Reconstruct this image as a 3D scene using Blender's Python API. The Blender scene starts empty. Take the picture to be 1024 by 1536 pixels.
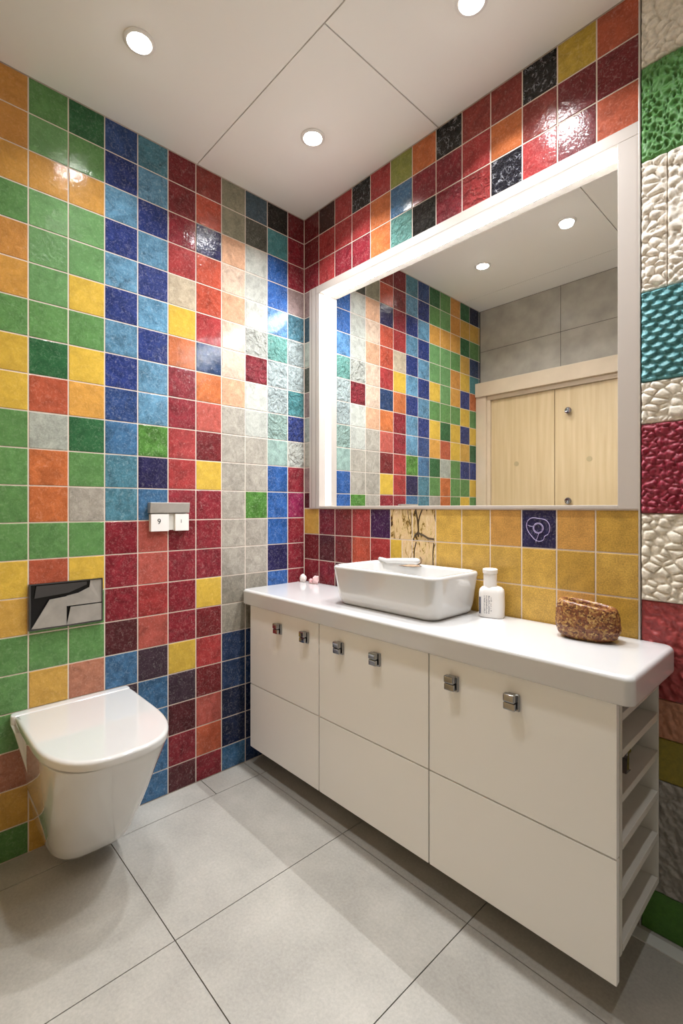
import bpy, bmesh, math, random
from mathutils import Vector, Matrix, noise
random.seed(7)
S = bpy.context.scene
COL = S.collection
PI = math.pi
H = 2.601            # ceiling height
XR = 2.45            # right wall
YF = -1.56           # wall behind the camera
SEAMZ = 2.480        # first tile joint below the ceiling
P = 0.125            # tile pitch in height

# ------------------------------------------------------------------ helpers
def lin(c):
    r = []
    for v in c[:3]:
        v = v / 255.0
        r.append(v / 12.92 if v <= 0.04045 else ((v + 0.055) / 1.055) ** 2.4)
    return (r[0], r[1], r[2], 1.0)

def mat(name, col, rough=0.5, metal=0.0, spec=0.5, coat=0.0, bump=0.0, bscale=40.0, var=0.0, vscale=8.0, emit=None, est=0.0, detail=4.0):
    m = bpy.data.materials.new(name); m.use_nodes = True
    nt = m.node_tree; b = nt.nodes['Principled BSDF']
    c = lin(col)
    b.inputs['Base Color'].default_value = c
    b.inputs['Roughness'].default_value = rough
    b.inputs['Metallic'].default_value = metal
    b.inputs['Specular IOR Level'].default_value = spec
    b.inputs['Coat Weight'].default_value = coat
    b.inputs['Coat Roughness'].default_value = 0.05
    tc = nt.nodes.new('ShaderNodeTexCoord')
    if var > 0:
        n = nt.nodes.new('ShaderNodeTexNoise'); n.inputs['Scale'].default_value = vscale; n.inputs['Detail'].default_value = 6
        nt.links.new(tc.outputs['Object'], n.inputs['Vector'])
        r = nt.nodes.new('ShaderNodeValToRGB')
        r.color_ramp.elements[0].position = 0.3; r.color_ramp.elements[1].position = 0.7
        r.color_ramp.elements[0].color = tuple(v * (1 - var) for v in c[:3]) + (1,)
        r.color_ramp.elements[1].color = tuple(min(1, v * (1 + var)) for v in c[:3]) + (1,)
        nt.links.new(n.outputs['Fac'], r.inputs['Fac']); nt.links.new(r.outputs['Color'], b.inputs['Base Color'])
    if bump > 0:
        n2 = nt.nodes.new('ShaderNodeTexNoise'); n2.inputs['Scale'].default_value = bscale; n2.inputs['Detail'].default_value = detail
        nt.links.new(tc.outputs['Object'], n2.inputs['Vector'])
        bp = nt.nodes.new('ShaderNodeBump'); bp.inputs['Strength'].default_value = bump; bp.inputs['Distance'].default_value = 0.004
        nt.links.new(n2.outputs['Fac'], bp.inputs['Height']); nt.links.new(bp.outputs['Normal'], b.inputs['Normal'])
    if emit:
        b.inputs['Emission Color'].default_value = lin(emit); b.inputs['Emission Strength'].default_value = est
    return m

def finish(name, bm, m, parent=None, smooth=None, mats=None):
    me = bpy.data.meshes.new(name)
    bmesh.ops.recalc_face_normals(bm, faces=bm.faces) if smooth != 'keep' else None
    bm.to_mesh(me); bm.free()
    for x in (mats or [m]): me.materials.append(x)
    o = bpy.data.objects.new(name, me); COL.objects.link(o)
    if parent: o.parent = parent
    if smooth:
        for p in me.polygons: p.use_smooth = True
        if isinstance(smooth, float):
            me.set_sharp_from_angle(angle=smooth)
            wn = o.modifiers.new('weighted_normals', 'WEIGHTED_NORMAL'); wn.mode = 'FACE_AREA'; wn.weight = 100; wn.keep_sharp = True
    return o

def box(bm, x0, x1, y0, y1, z0, z1, bev=0.0, seg=2, M=None):
    r = bmesh.ops.create_cube(bm, size=1.0)
    vs = r['verts']
    for v in vs:
        v.co = Vector(((x0 + x1) / 2 + v.co.x * (x1 - x0), (y0 + y1) / 2 + v.co.y * (y1 - y0), (z0 + z1) / 2 + v.co.z * (z1 - z0)))
    if bev > 0:
        es = list({e for v in vs for e in v.link_edges})
        rr = bmesh.ops.bevel(bm, geom=es, offset=bev, segments=seg, affect='EDGES', profile=0.5)
        vs = list({v for f in rr['faces'] for v in f.verts})
    if M is not None:
        bmesh.ops.transform(bm, matrix=M, verts=vs)
    return vs

def obox(name, m, dims, parent=None, bev=0.0, seg=2, smooth=0.6):
    bm = bmesh.new(); box(bm, *dims, bev=bev, seg=seg)
    return finish(name, bm, m, parent, smooth if bev > 0 else None)

def lathe(bm, prof, c=(0, 0, 0), n=32, ax='z', sx=1.0, sy=1.0):
    rings = []
    for r, h in prof:
        ring = []
        for i in range(n):
            a = 2 * PI * i / n
            p = (r * math.cos(a) * sx, r * math.sin(a) * sy, h)
            if ax == 'y': p = (p[0], h, p[1])
            if ax == 'x': p = (h, p[0], p[1])
            ring.append(bm.verts.new((c[0] + p[0], c[1] + p[1], c[2] + p[2])))
        rings.append(ring)
    for a, b in zip(rings[:-1], rings[1:]):
        for i in range(n):
            bm.faces.new((a[i], a[(i + 1) % n], b[(i + 1) % n], b[i]))
    bm.faces.new(rings[0]); bm.faces.new(rings[-1])

def loft(bm, rings, cap0=True, cap1=True):
    R = [[bm.verts.new(p) for p in r] for r in rings]
    n = len(R[0])
    for a, b in zip(R[:-1], R[1:]):
        for i in range(n):
            bm.faces.new((a[i], a[(i + 1) % n], b[(i + 1) % n], b[i]))
    if cap0: bm.faces.new(R[0])
    if cap1: bm.faces.new(R[-1])
    return R

def tube(bm, pts, rad, n=10):
    pts = [Vector(p) for p in pts]; rings = []
    for i, p in enumerate(pts):
        d = (pts[min(i + 1, len(pts) - 1)] - pts[max(i - 1, 0)]).normalized()
        up = Vector((0, 0, 1)) if abs(d.z) < 0.9 else Vector((1, 0, 0))
        a = d.cross(up).normalized(); b = d.cross(a).normalized()
        r = rad[i] if isinstance(rad, (list, tuple)) else rad
        rings.append([p + a * math.cos(2 * PI * k / n) * r + b * math.sin(2 * PI * k / n) * r for k in range(n)])
    loft(bm, rings)

def rrect(x0, x1, y0, y1, r, z, k=8):
    pts = []
    for cx, cy, a0 in ((x1 - r, y1 - r, 0), (x0 + r, y1 - r, PI / 2), (x0 + r, y0 + r, PI), (x1 - r, y0 + r, 1.5 * PI)):
        for i in range(k + 1):
            a = a0 + PI / 2 * i / k
            pts.append((cx + r * math.cos(a), cy + r * math.sin(a), z))
    return pts

def empty(name, loc, label, cat, group=None):
    o = bpy.data.objects.new(name, None); COL.objects.link(o); o.location = loc
    o.empty_display_size = 0.05
    tag(o, label, cat, group); return o

def tag(o, label, cat, group=None):
    o['label'] = label; o['category'] = cat
    if group: o['group'] = group

def under(o, parent):
    """parent o (built in world coordinates) to an Empty that stands somewhere else"""
    o.parent = parent
    o.data.transform(Matrix.Translation(-parent.location)); return o

def struct(o):
    o['kind'] = 'structure'; return o

# ------------------------------------------------------------------ materials
M_grout = mat('grout', (214, 200, 188), 0.75, bump=0.15, bscale=300)
M_ceil = mat('ceiling_board', (244, 241, 236), 0.7)
M_gap = mat('dark_joint', (70, 66, 62), 0.8)
M_white = mat('white_lacquer', (242, 240, 236), 0.42)
M_shelf = mat('warm_grey_board', (206, 202, 193), 0.45)
M_counter = mat('white_solid_surface', (206, 205, 204), 0.16, coat=0.5)
M_ceram = mat('white_ceramic', (208, 207, 205), 0.06, coat=1.0)
M_chrome = mat('chrome', (165, 166, 170), 0.10, metal=1.0)
M_dchrome = mat('dark_chrome', (120, 120, 124), 0.15, metal=1.0)
M_steel = mat('brushed_steel', (186, 182, 176), 0.3, metal=0.55, var=.12, vscale=25)
M_black = mat('black_plastic', (16, 15, 17), 0.25)
M_frame = mat('mirror_frame_lacquer', (188, 178, 170), 0.45)
M_framed = mat('frame_groove', (150, 138, 130), 0.5)
M_wood = None
M_plastic = mat('white_plastic', (234, 230, 226), 0.3)
M_ink = mat('dark_ink', (45, 50, 80), 0.6)
M_inkblk = mat('black_ink', (25, 25, 25), 0.6)
M_bronze = mat('dark_bronze', (92, 72, 52), 0.35, metal=0.7)
M_line = mat('pale_violet_glaze', (205, 190, 235), 0.3)
M_lens = mat('lamp_lens', (255, 250, 240), 0.4, emit=(255, 250, 243), est=40.0)
M_led = mat('led_diffuser', (255, 252, 246), 0.4, emit=(255, 251, 246), est=5.0)
M_strip = mat('pale_threshold_strip', (200, 200, 196), 0.4)
M_alu = mat('satin_trim', (190, 184, 176), 0.35, metal=0.3)

def mirror_mat():
    m = bpy.data.materials.new('mirror_silver'); m.use_nodes = True; nt = m.node_tree
    b = nt.nodes['Principled BSDF']; b.inputs['Metallic'].default_value = 1; b.inputs['Roughness'].default_value = 0.0
    b.inputs['Base Color'].default_value = (0.9, 0.91, 0.9, 1); return m
M_mirror = mirror_mat()

def tile_mat():
    m = bpy.data.materials.new('glazed_tile'); m.use_nodes = True; nt = m.node_tree; L = nt.links
    b = nt.nodes['Principled BSDF']; N = nt.nodes.new
    a = N('ShaderNodeAttribute'); a.attribute_name = 'Col'
    q = N('ShaderNodeAttribute'); q.attribute_name = 'Par'      # r: mottling, g: relief, b: offset
    sp = N('ShaderNodeSeparateColor'); L.new(q.outputs['Color'], sp.inputs['Color'])
    tc = N('ShaderNodeTexCoord')
    off = N('ShaderNodeVectorMath'); off.operation = 'ADD'
    sc = N('ShaderNodeVectorMath'); sc.operation = 'SCALE'; sc.inputs['Scale'].default_value = 40.0
    cb = N('ShaderNodeCombineXYZ')
    for i in range(3): L.new(sp.outputs['Blue'], cb.inputs[i])
    L.new(cb.outputs[0], sc.inputs[0]); L.new(tc.outputs['Object'], off.inputs[0]); L.new(sc.outputs[0], off.inputs[1])
    # clouds + veins
    n1 = N('ShaderNodeTexNoise'); n1.inputs['Scale'].default_value = 22; n1.inputs['Detail'].default_value = 7; n1.inputs['Roughness'].default_value = 0.62; n1.inputs['Distortion'].default_value = 0.8
    n2 = N('ShaderNodeTexNoise'); n2.inputs['Scale'].default_value = 85; n2.inputs['Detail'].default_value = 6; n2.inputs['Roughness'].default_value = 0.7; n2.inputs['Distortion'].default_value = 1.5
    for n in (n1, n2): L.new(off.outputs[0], n.inputs['Vector'])
    mx = N('ShaderNodeMix'); mx.data_type = 'FLOAT'; mx.inputs[0].default_value = 0.42
    L.new(n1.outputs['Fac'], mx.inputs[2]); L.new(n2.outputs['Fac'], mx.inputs[3])
    cen = N('ShaderNodeMath'); cen.operation = 'SUBTRACT'; L.new(mx.outputs[0], cen.inputs[0]); cen.inputs[1].default_value = 0.5
    amp = N('ShaderNodeMath'); amp.operation = 'MULTIPLY'; L.new(cen.outputs[0], amp.inputs[0]); L.new(sp.outputs['Red'], amp.inputs[1])
    am2 = N('ShaderNodeMath'); am2.operation = 'MULTIPLY_ADD'; L.new(amp.outputs[0], am2.inputs[0]); am2.inputs[1].default_value = 7.0; am2.inputs[2].default_value = 1.0
    hs = N('ShaderNodeHueSaturation'); L.new(a.outputs['Color'], hs.inputs['Color']); L.new(am2.outputs[0], hs.inputs['Value'])
    # paler flecks
    fl = N('ShaderNodeMapRange'); fl.inputs[1].default_value = 0.52; fl.inputs[2].default_value = 0.72; fl.inputs[3].default_value = 0.0; fl.inputs[4].default_value = 0.55
    L.new(n2.outputs['Fac'], fl.inputs[0])
    fm = N('ShaderNodeMath'); fm.operation = 'MULTIPLY'; L.new(fl.outputs[0], fm.inputs[0]); L.new(sp.outputs['Red'], fm.inputs[1])
    li = N('ShaderNodeMix'); li.data_type = 'RGBA'; L.new(fm.outputs[0], li.inputs[0]); L.new(hs.outputs['Color'], li.inputs[6]); li.inputs[7].default_value = (0.62, 0.60, 0.55, 1)
    L.new(li.outputs[2], b.inputs['Base Color'])
    b.inputs['Roughness'].default_value = 0.3; b.inputs['Specular IOR Level'].default_value = 0.05
    b.inputs['Coat Weight'].default_value = 0.4; b.inputs['Coat Roughness'].default_value = 0.02
    # relief
    n3 = N('ShaderNodeTexNoise'); n3.inputs['Scale'].default_value = 30; n3.inputs['Detail'].default_value = 3; n3.inputs['Distortion'].default_value = 1.0
    L.new(off.outputs[0], n3.inputs['Vector'])
    hm = N('ShaderNodeMath'); hm.operation = 'MULTIPLY_ADD'; L.new(n2.outputs['Fac'], hm.inputs[0]); hm.inputs[1].default_value = 0.25; L.new(n3.outputs['Fac'], hm.inputs[2])
    bp = N('ShaderNodeBump'); bp.inputs['Distance'].default_value = 0.012
    L.new(sp.outputs['Green'], bp.inputs['Strength']); L.new(hm.outputs[0], bp.inputs['Height'])
    L.new(bp.outputs['Normal'], b.inputs['Normal']); L.new(bp.outputs['Normal'], b.inputs['Coat Normal'])
    return m
M_tile = tile_mat()

def marble_mat():
    m = bpy.data.materials.new('veined_marble_tile'); m.use_nodes = True; nt = m.node_tree; L = nt.links; N = nt.nodes.new
    b = nt.nodes['Principled BSDF']; tc = N('ShaderNodeTexCoord')
    mp = N('ShaderNodeMapping'); mp.inputs['Scale'].default_value = (3.2, 1, 1.0); L.new(tc.outputs['Object'], mp.inputs[0])
    n = N('ShaderNodeTexNoise'); n.inputs['Scale'].default_value = 11; n.inputs['Detail'].default_value = 9; n.inputs['Roughness'].default_value = 0.7; n.inputs['Distortion'].default_value = 1.6
    L.new(mp.outputs[0], n.inputs['Vector'])
    r = N('ShaderNodeValToRGB'); e = r.color_ramp.elements
    e[0].position = 0.36; e[0].color = lin((70, 48, 25)); e[1].position = 0.62; e[1].color = lin((226, 206, 165))
    k = e.new(0.42); k.color = lin((150, 120, 60)); k = e.new(0.47); k.color = lin((215, 190, 140)); k = e.new(0.54); k.color = lin((205, 172, 130))
    L.new(n.outputs['Fac'], r.inputs[0]); L.new(r.outputs[0], b.inputs['Base Color']); b.inputs['Roughness'].default_value = 0.2
    return m
M_marble = marble_mat()

def speck_mat():
    m = bpy.data.materials.new('speckled_ochre_tile'); m.use_nodes = True; nt = m.node_tree; L = nt.links; N = nt.nodes.new
    b = nt.nodes['Principled BSDF']; tc = N('ShaderNodeTexCoord')
    a = N('ShaderNodeAttribute'); a.attribute_name = 'Col'
    n = N('ShaderNodeTexNoise'); n.inputs['Scale'].default_value = 240; n.inputs['Detail'].default_value = 3
    n2 = N('ShaderNodeTexNoise'); n2.inputs['Scale'].default_value = 26; n2.inputs['Detail'].default_value = 4
    for q in (n, n2): L.new(tc.outputs['Object'], q.inputs['Vector'])
    ad = N('ShaderNodeMath'); ad.operation = 'MULTIPLY_ADD'; L.new(n2.outputs['Fac'], ad.inputs[0]); ad.inputs[1].default_value = 0.7; L.new(n.outputs['Fac'], ad.inputs[2])
    mr = N('ShaderNodeMapRange'); mr.inputs[1].default_value = 0.62; mr.inputs[2].default_value = 1.05; mr.inputs[3].default_value = 0.70; mr.inputs[4].default_value = 1.22
    L.new(ad.outputs[0], mr.inputs[0])
    hs = N('ShaderNodeHueSaturation'); L.new(a.outputs['Color'], hs.inputs['Color']); L.new(mr.outputs[0], hs.inputs['Value'])
    L.new(hs.outputs['Color'], b.inputs['Base Color']); b.inputs['Roughness'].default_value = 0.35
    bp = N('ShaderNodeBump'); bp.inputs['Strength'].default_value = 0.25; bp.inputs['Distance'].default_value = 0.003
    L.new(n.outputs['Fac'], bp.inputs['Height']); L.new(bp.outputs['Normal'], b.inputs['Normal'])
    return m
M_speck = speck_mat()

def crackle_mat():
    m = bpy.data.materials.new('crinkled_black_tile'); m.use_nodes = True; nt = m.node_tree; L = nt.links; N = nt.nodes.new
    b = nt.nodes['Principled BSDF']; tc = N('ShaderNodeTexCoord')
    a = N('ShaderNodeAttribute'); a.attribute_name = 'Col'
    L.new(a.outputs['Color'], b.inputs['Base Color']); b.inputs['Roughness'].default_value = 0.14
    v = N('ShaderNodeTexVoronoi'); v.feature = 'DISTANCE_TO_EDGE'; v.inputs['Scale'].default_value = 70
    n = N('ShaderNodeTexNoise'); n.inputs['Scale'].default_value = 60; n.inputs['Detail'].default_value = 3
    L.new(tc.outputs['Object'], n.inputs['Vector'])
    vm = N('ShaderNodeVectorMath'); vm.operation = 'MULTIPLY_ADD'; L.new(n.outputs['Color'], vm.inputs[0]); vm.inputs[1].default_value = (0.03, 0.03, 0.03); L.new(tc.outputs['Object'], vm.inputs[2])
    L.new(vm.outputs[0], v.inputs['Vector'])
    mr = N('ShaderNodeMapRange'); mr.inputs[1].default_value = 0.0; mr.inputs[2].default_value = 0.25; L.new(v.outputs['Distance'], mr.inputs[0])
    bp = N('ShaderNodeBump'); bp.inputs['Strength'].default_value = 1.0; bp.inputs['Distance'].default_value = 0.006; bp.invert = True
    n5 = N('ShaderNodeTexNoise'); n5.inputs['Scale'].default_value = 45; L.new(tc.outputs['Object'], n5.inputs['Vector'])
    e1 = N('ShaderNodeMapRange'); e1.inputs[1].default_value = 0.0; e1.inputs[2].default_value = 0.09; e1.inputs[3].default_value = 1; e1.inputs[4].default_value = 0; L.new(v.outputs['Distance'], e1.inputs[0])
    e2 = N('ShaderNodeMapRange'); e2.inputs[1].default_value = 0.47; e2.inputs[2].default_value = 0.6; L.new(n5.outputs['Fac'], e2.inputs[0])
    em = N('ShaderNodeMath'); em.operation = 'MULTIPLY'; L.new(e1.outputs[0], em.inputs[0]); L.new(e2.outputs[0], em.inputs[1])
    mc = N('ShaderNodeMix'); mc.data_type = 'RGBA'; L.new(em.outputs[0], mc.inputs[0]); L.new(a.outputs['Color'], mc.inputs[6]); mc.inputs[7].default_value = (.42, .42, .46, 1); L.new(mc.outputs[2], b.inputs['Base Color'])  # pale cell edges: specular glints painted into the base colour
    L.new(mr.outputs[0], bp.inputs['Height']); L.new(bp.outputs['Normal'], b.inputs['Normal'])
    return m
M_crk = crackle_mat()

def stone_mat():
    m = bpy.data.materials.new('textured_stone_relief'); m.use_nodes = True; nt = m.node_tree; L = nt.links; N = nt.nodes.new
    b = nt.nodes['Principled BSDF']; tc = N('ShaderNodeTexCoord')
    a = N('ShaderNodeAttribute'); a.attribute_name = 'Col'
    n = N('ShaderNodeTexNoise'); n.inputs['Scale'].default_value = 90; n.inputs['Detail'].default_value = 6; n.inputs['Roughness'].default_value = 0.7
    L.new(tc.outputs['Object'], n.inputs['Vector'])
    mr = N('ShaderNodeMapRange'); mr.inputs[1].default_value = 0.25; mr.inputs[2].default_value = 0.75; mr.inputs[3].default_value = 0.72; mr.inputs[4].default_value = 1.25
    L.new(n.outputs['Fac'], mr.inputs[0])
    hs = N('ShaderNodeHueSaturation'); L.new(a.outputs['Color'], hs.inputs['Color']); L.new(mr.outputs[0], hs.inputs['Value'])
    L.new(hs.outputs['Color'], b.inputs['Base Color']); b.inputs['Roughness'].default_value = 0.45
    bp = N('ShaderNodeBump'); bp.inputs['Strength'].default_value = 0.5; bp.inputs['Distance'].default_value = 0.003
    L.new(n.outputs['Fac'], bp.inputs['Height']); L.new(bp.outputs['Normal'], b.inputs['Normal'])
    return m
M_stone = stone_mat()

def floor_mat():
    m = bpy.data.materials.new('grey_porcelain_floor'); m.use_nodes = True; nt = m.node_tree; L = nt.links; N = nt.nodes.new
    b = nt.nodes['Principled BSDF']; tc = N('ShaderNodeTexCoord')
    n = N('ShaderNodeTexNoise'); n.inputs['Scale'].default_value = 5; n.inputs['Detail'].default_value = 8; n.inputs['Roughness'].default_value = 0.6
    n2 = N('ShaderNodeTexNoise'); n2.inputs['Scale'].default_value = 120; n2.inputs['Detail'].default_value = 4; n2.inputs['Roughness'].default_value = 0.7
    for q in (n, n2): L.new(tc.outputs['Object'], q.inputs['Vector'])
    mx = N('ShaderNodeMix'); mx.data_type = 'FLOAT'; mx.inputs[0].default_value = 0.45
    L.new(n.outputs['Fac'], mx.inputs[2]); L.new(n2.outputs['Fac'], mx.inputs[3])
    r = N('ShaderNodeValToRGB'); e = r.color_ramp.elements
    e[0].position = 0.35; e[0].color = lin((152, 149, 142)); e[1].position = 0.65; e[1].color = lin((182, 178, 170))
    L.new(mx.outputs[0], r.inputs[0]); L.new(r.outputs[0], b.inputs['Base Color']); b.inputs['Roughness'].default_value = 0.45
    return m
M_floor = floor_mat()

def wood_mat():
    m = bpy.data.materials.new('pale_maple'); m.use_nodes = True; nt = m.node_tree; L = nt.links; N = nt.nodes.new
    b = nt.nodes['Principled BSDF']; tc = N('ShaderNodeTexCoord')
    mp = N('ShaderNodeMapping'); mp.inputs['Scale'].default_value = (14, 14, 0.8); L.new(tc.outputs['Object'], mp.inputs[0])
    n = N('ShaderNodeTexNoise'); n.inputs['Scale'].default_value = 3; n.inputs['Detail'].default_value = 6
    L.new(mp.outputs[0], n.inputs['Vector'])
    r = N('ShaderNodeValToRGB'); e = r.color_ramp.elements
    e[0].position = 0.3; e[0].color = lin((192, 166, 124)); e[1].position = 0.7; e[1].color = lin((208, 183, 143))
    L.new(n.outputs['Fac'], r.inputs[0]); L.new(r.outputs[0], b.inputs['Base Color']); b.inputs['Roughness'].default_value = 0.4
    return m
M_wood = wood_mat()
M_woodf = mat('pale_maple_frame', (206, 186, 160), 0.4, var=0.05, vscale=10)
M_plug = mat('wood_plug', (176, 158, 118), 0.5)
M_slab = mat('grey_wall_slab', (172, 166, 154), 0.3, var=0.16, vscale=9, bump=0.05)

# ------------------------------------------------------------------ tile palette
C = dict(
 or_=(226,152,45), oy=(232,165,45), ye=(234,190,18), yo=(222,170,48), yf=(226,170,35), gr=(98,155,80), gl=(112,170,98), gd=(45,108,62), gp=(80,140,45),
 te=(75,135,155), lb=(92,150,185), na=(40,60,130), bn=(48,80,140), bl=(62,115,160), bb=(42,100,175), bs=(90,150,205), rd=(152,55,46), dr=(128,34,40),
 cr=(146,30,46), ro=(205,78,46), re=(180,50,50), sa=(196,86,72), be=(205,186,155), bp_=(220,190,165), pe=(224,170,130), og=(216,112,40), ol=(152,148,122),
 gy=(182,174,160), pa=(200,202,192), si=(180,196,196), mi=(160,192,182), tu=(112,178,168), in_=(44,40,86), pu=(70,50,64), ma=(94,38,44),
 sl=(70,92,104), dg=(86,88,78), bk=(38,34,30), mg=(150,24,80), mv=(158,132,128), tp=(158,150,134), og2=(150,158,62), nb=(36,62,104), nd=(28,40,74),
 sp=(196,124,92), tq=(70,145,150), br=(110,66,50), vi=(70,34,78), mu=(206,170,20), lg=(178,184,172), pi=(190,150,165), dbr=(78,36,30), bx=(32,32,46), lil=(150,130,180), gn=(196,88,50))
MOT = dict(te=.75, lb=.8, na=.7, bn=.7, bl=.7, bb=.75, bs=.9, cr=.6, dr=.55, re=.5, rd=.45, ro=.5, gr=.28, gl=.25, gd=.4, or_=.2, oy=.2, ye=.15, yo=.2, yf=.3, nb=.6, nd=.6,
 gy=.4, pa=.35, si=.5, mi=.5, tu=.6, be=.4, tp=.4, mg=.6, gp=.8, in_=.6, pu=.5, ma=.5, sa=.4, vi=.6)

# columns of the left wall from the corner outwards, rows from the ceiling down (optional * = wavy glossy glaze)
LEFT = [
 "dr cr cr mv te* si* si* tq* na* pa* cr mg cr cr cr dr na nb nd nd bl",
 "bk tq bb bb bs tu* si* si* mi* mi bb bb bb in_ bb tp nb nd nd nd bl",
 "sl dg pa pa pa pa* cr* pa pa gy gy gp gy gy tp tp nb nb nd nd nb",
 "ol ol pe bp_ pe bp_ bp_ pe gy gy gy gy gy gy tp tp nb nb nd nd bl",
 "rd ro in_ ro ro re nb og sa dr ye cr cr cr ye dr re dr sa gn cr",
 "dr dr cr re be ye og cr cr re re cr cr cr cr cr ye pu ma cr ma",
 "te lb na lb na lb na lb lb gp in_ bl sa sa re sa pu bl bl bl bl",
 "bn na lb na lb na lb na bn bl te te cr cr cr ma bl pu bl bl bl",
 "gd gr oy gl gl ye gr ye oy gd gr gy gr ye gr gr sp gr yo gr ye",
 "gr gl oy gl gl gl gr gd gn lg og og gr gn gr gr yo gr gd yo yo",
 "or_ or_ oy gr or_ oy gr ye ye gr gr gr gr ye yo gr gr gr sp yo gr",
 "gd yo gd yo ye na ye na yo na gr ye gr gd yo gr ye gr gr yo gr",
 "nd yo gr nb tq og gr ye gd na ye gr og gd ye gr na ye gr gd yo",
 "sl yo gr nb tq og gr ye gd na ye gr og gd ye gr na ye gr gd yo"]
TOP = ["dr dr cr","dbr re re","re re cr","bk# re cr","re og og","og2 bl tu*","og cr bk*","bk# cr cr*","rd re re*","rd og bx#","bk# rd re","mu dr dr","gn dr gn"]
LOW = ["yo dr cr","dr ma cr","dr dr ma","re ro cr","vi re re","=m ye yf","=m =m yf","=y =y =y","=y =y =y","=z =y =y","in_ =y =y","=z =x =z","=x =y =x"]

def add_tile(bm, layc, layp, u0, u1, v0, v1, key, to3, midx_of, gap=0.0016, th=0.004):
    wavy = key.endswith('*'); crk = key.endswith('#'); key = key.rstrip('*#')
    mi = 0
    if key.startswith('='):
        k = key[1]
        if k == 'm': mi = 1; col = (220, 200, 160)
        else: mi = 2; col = {'y': (226, 176, 44), 'z': (222, 158, 52), 'x': (216, 164, 20)}[k]
        mot = 0.2
    else:
        col = C[key]; mot = MOT.get(key, 0.4)
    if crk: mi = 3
    rel = 2.2 if wavy else random.uniform(0.06, 0.16)
    cc = lin(col); g_ = .3 * cc[0] + .6 * cc[1] + .1 * cc[2]; cc = [g_ * .13 + v * .87 for v in cc[:3]]; j = random.uniform(0.68, 0.79)
    cc = (min(1, cc[0] * j), min(1, cc[1] * j), min(1, cc[2] * j), 1)
    par = (mot * 0.55 + 0.1, rel, random.random(), 1)
    u0 += gap; u1 -= gap; v0 += gap; v1 -= gap
    e = 0.0022
    rings = [[(u0, v0, -0.003), (u1, v0, -0.003), (u1, v1, -0.003), (u0, v1, -0.003)],
             [(u0, v0, th - e), (u1, v0, th - e), (u1, v1, th - e), (u0, v1, th - e)],
             [(u0 + e * .4, v0 + e * .4, th - e * .3), (u1 - e * .4, v0 + e * .4, th - e * .3), (u1 - e * .4, v1 - e * .4, th - e * .3), (u0 + e * .4, v1 - e * .4, th - e * .3)],
             [(u0 + e, v0 + e, th), (u1 - e, v0 + e, th), (u1 - e, v1 - e, th), (u0 + e, v1 - e, th)]]
    R = [[bm.verts.new(to3(*p)) for p in r] for r in rings]
    fs = []
    for a, b in zip(R[:-1], R[1:]):
        for i in range(4): fs.append(bm.faces.new((a[i], a[(i + 1) % 4], b[(i + 1) % 4], b[i])))
    fs.append(bm.faces.new(R[-1]))
    for f in fs:
        f.material_index = mi
        for l in f.loops: l[layc] = cc; l[layp] = par

def layers(bm):
    return bm.loops.layers.float_color.new('Col'), bm.loops.layers.float_color.new('Par')
def rows_z():
    zs = [H]
    k = 0
    while SEAMZ - k * P > 0.001: zs.append(SEAMZ - k * P); k += 1
    zs.append(0.0); return zs

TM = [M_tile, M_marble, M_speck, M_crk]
# left wall
wl = struct(obox('wall_left', M_grout, (-0.12, -0.0015, YF - 0.1, 0.1, -0.05, H + 0.02)))
bm = bmesh.new(); lc, lp = layers(bm)
ys = [0.0] + [-(0.102 + 0.12 * n) for n in range(13)] + [YF]
zs = rows_z()
for c in range(len(ys) - 1):
    keys = LEFT[min(c, 13)].split()
    for r in range(len(zs) - 1):
        add_tile(bm, lc, lp, -ys[c], -ys[c + 1], zs[r + 1], zs[r], keys[min(r, len(keys) - 1)], lambda u, v, d: (d - 0.004, -u, v), None)
finish('wall_tiles', bm, None, wl, None, TM)

# mirror wall: solid boxes round the mirror recess, tiles on top
XT = [0.0, 0.112] + [0.112 + 0.1146 * n for n in range(1, 13)]
XE = XT[-1]                                     # 1.487
MX0, MX1, MZ0, MZ1 = 0.047, 1.484, 1.152, 2.232  # opening of the mirror frame
bm = bmesh.new()
box(bm, -0.1, XR + .1, 0.07, 0.2, -0.05, H + 0.02)
box(bm, -0.1, MX0, 0.0015, 0.07, -0.05, H + 0.02)
box(bm, MX1, XR + .1, 0.0015, 0.07, -0.05, H + 0.02)
box(bm, MX0, MX1, 0.0015, 0.07, MZ1, H + 0.02)
box(bm, MX0, MX1, 0.0015, 0.07, -0.05, MZ0)
wb = struct(finish('wall_back', bm, M_grout))
bm = bmesh.new(); lc, lp = layers(bm)
t3 = lambda u, v, d: (u, -d + 0.004, v)
for c in range(13):
    k = TOP[c].split()
    zz = [H, 2.480, 2.355, 2.232]
    for r in range(3): add_tile(bm, lc, lp, XT[c], XT[c + 1], zz[r + 1], zz[r], k[r], t3, None)
side = "mv sl lg dg mv lg gy mv ma".split()
zz = [2.232] + [2.105 - P * i for i in range(8)] + [1.152]
for r in range(9): add_tile(bm, lc, lp, 0.0, MX0, zz[r + 1], zz[r], side[r], t3, None)
XB = [0.0, 0.113] + [0.113 + 0.11425 * n for n in range(1, 13)]
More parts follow.
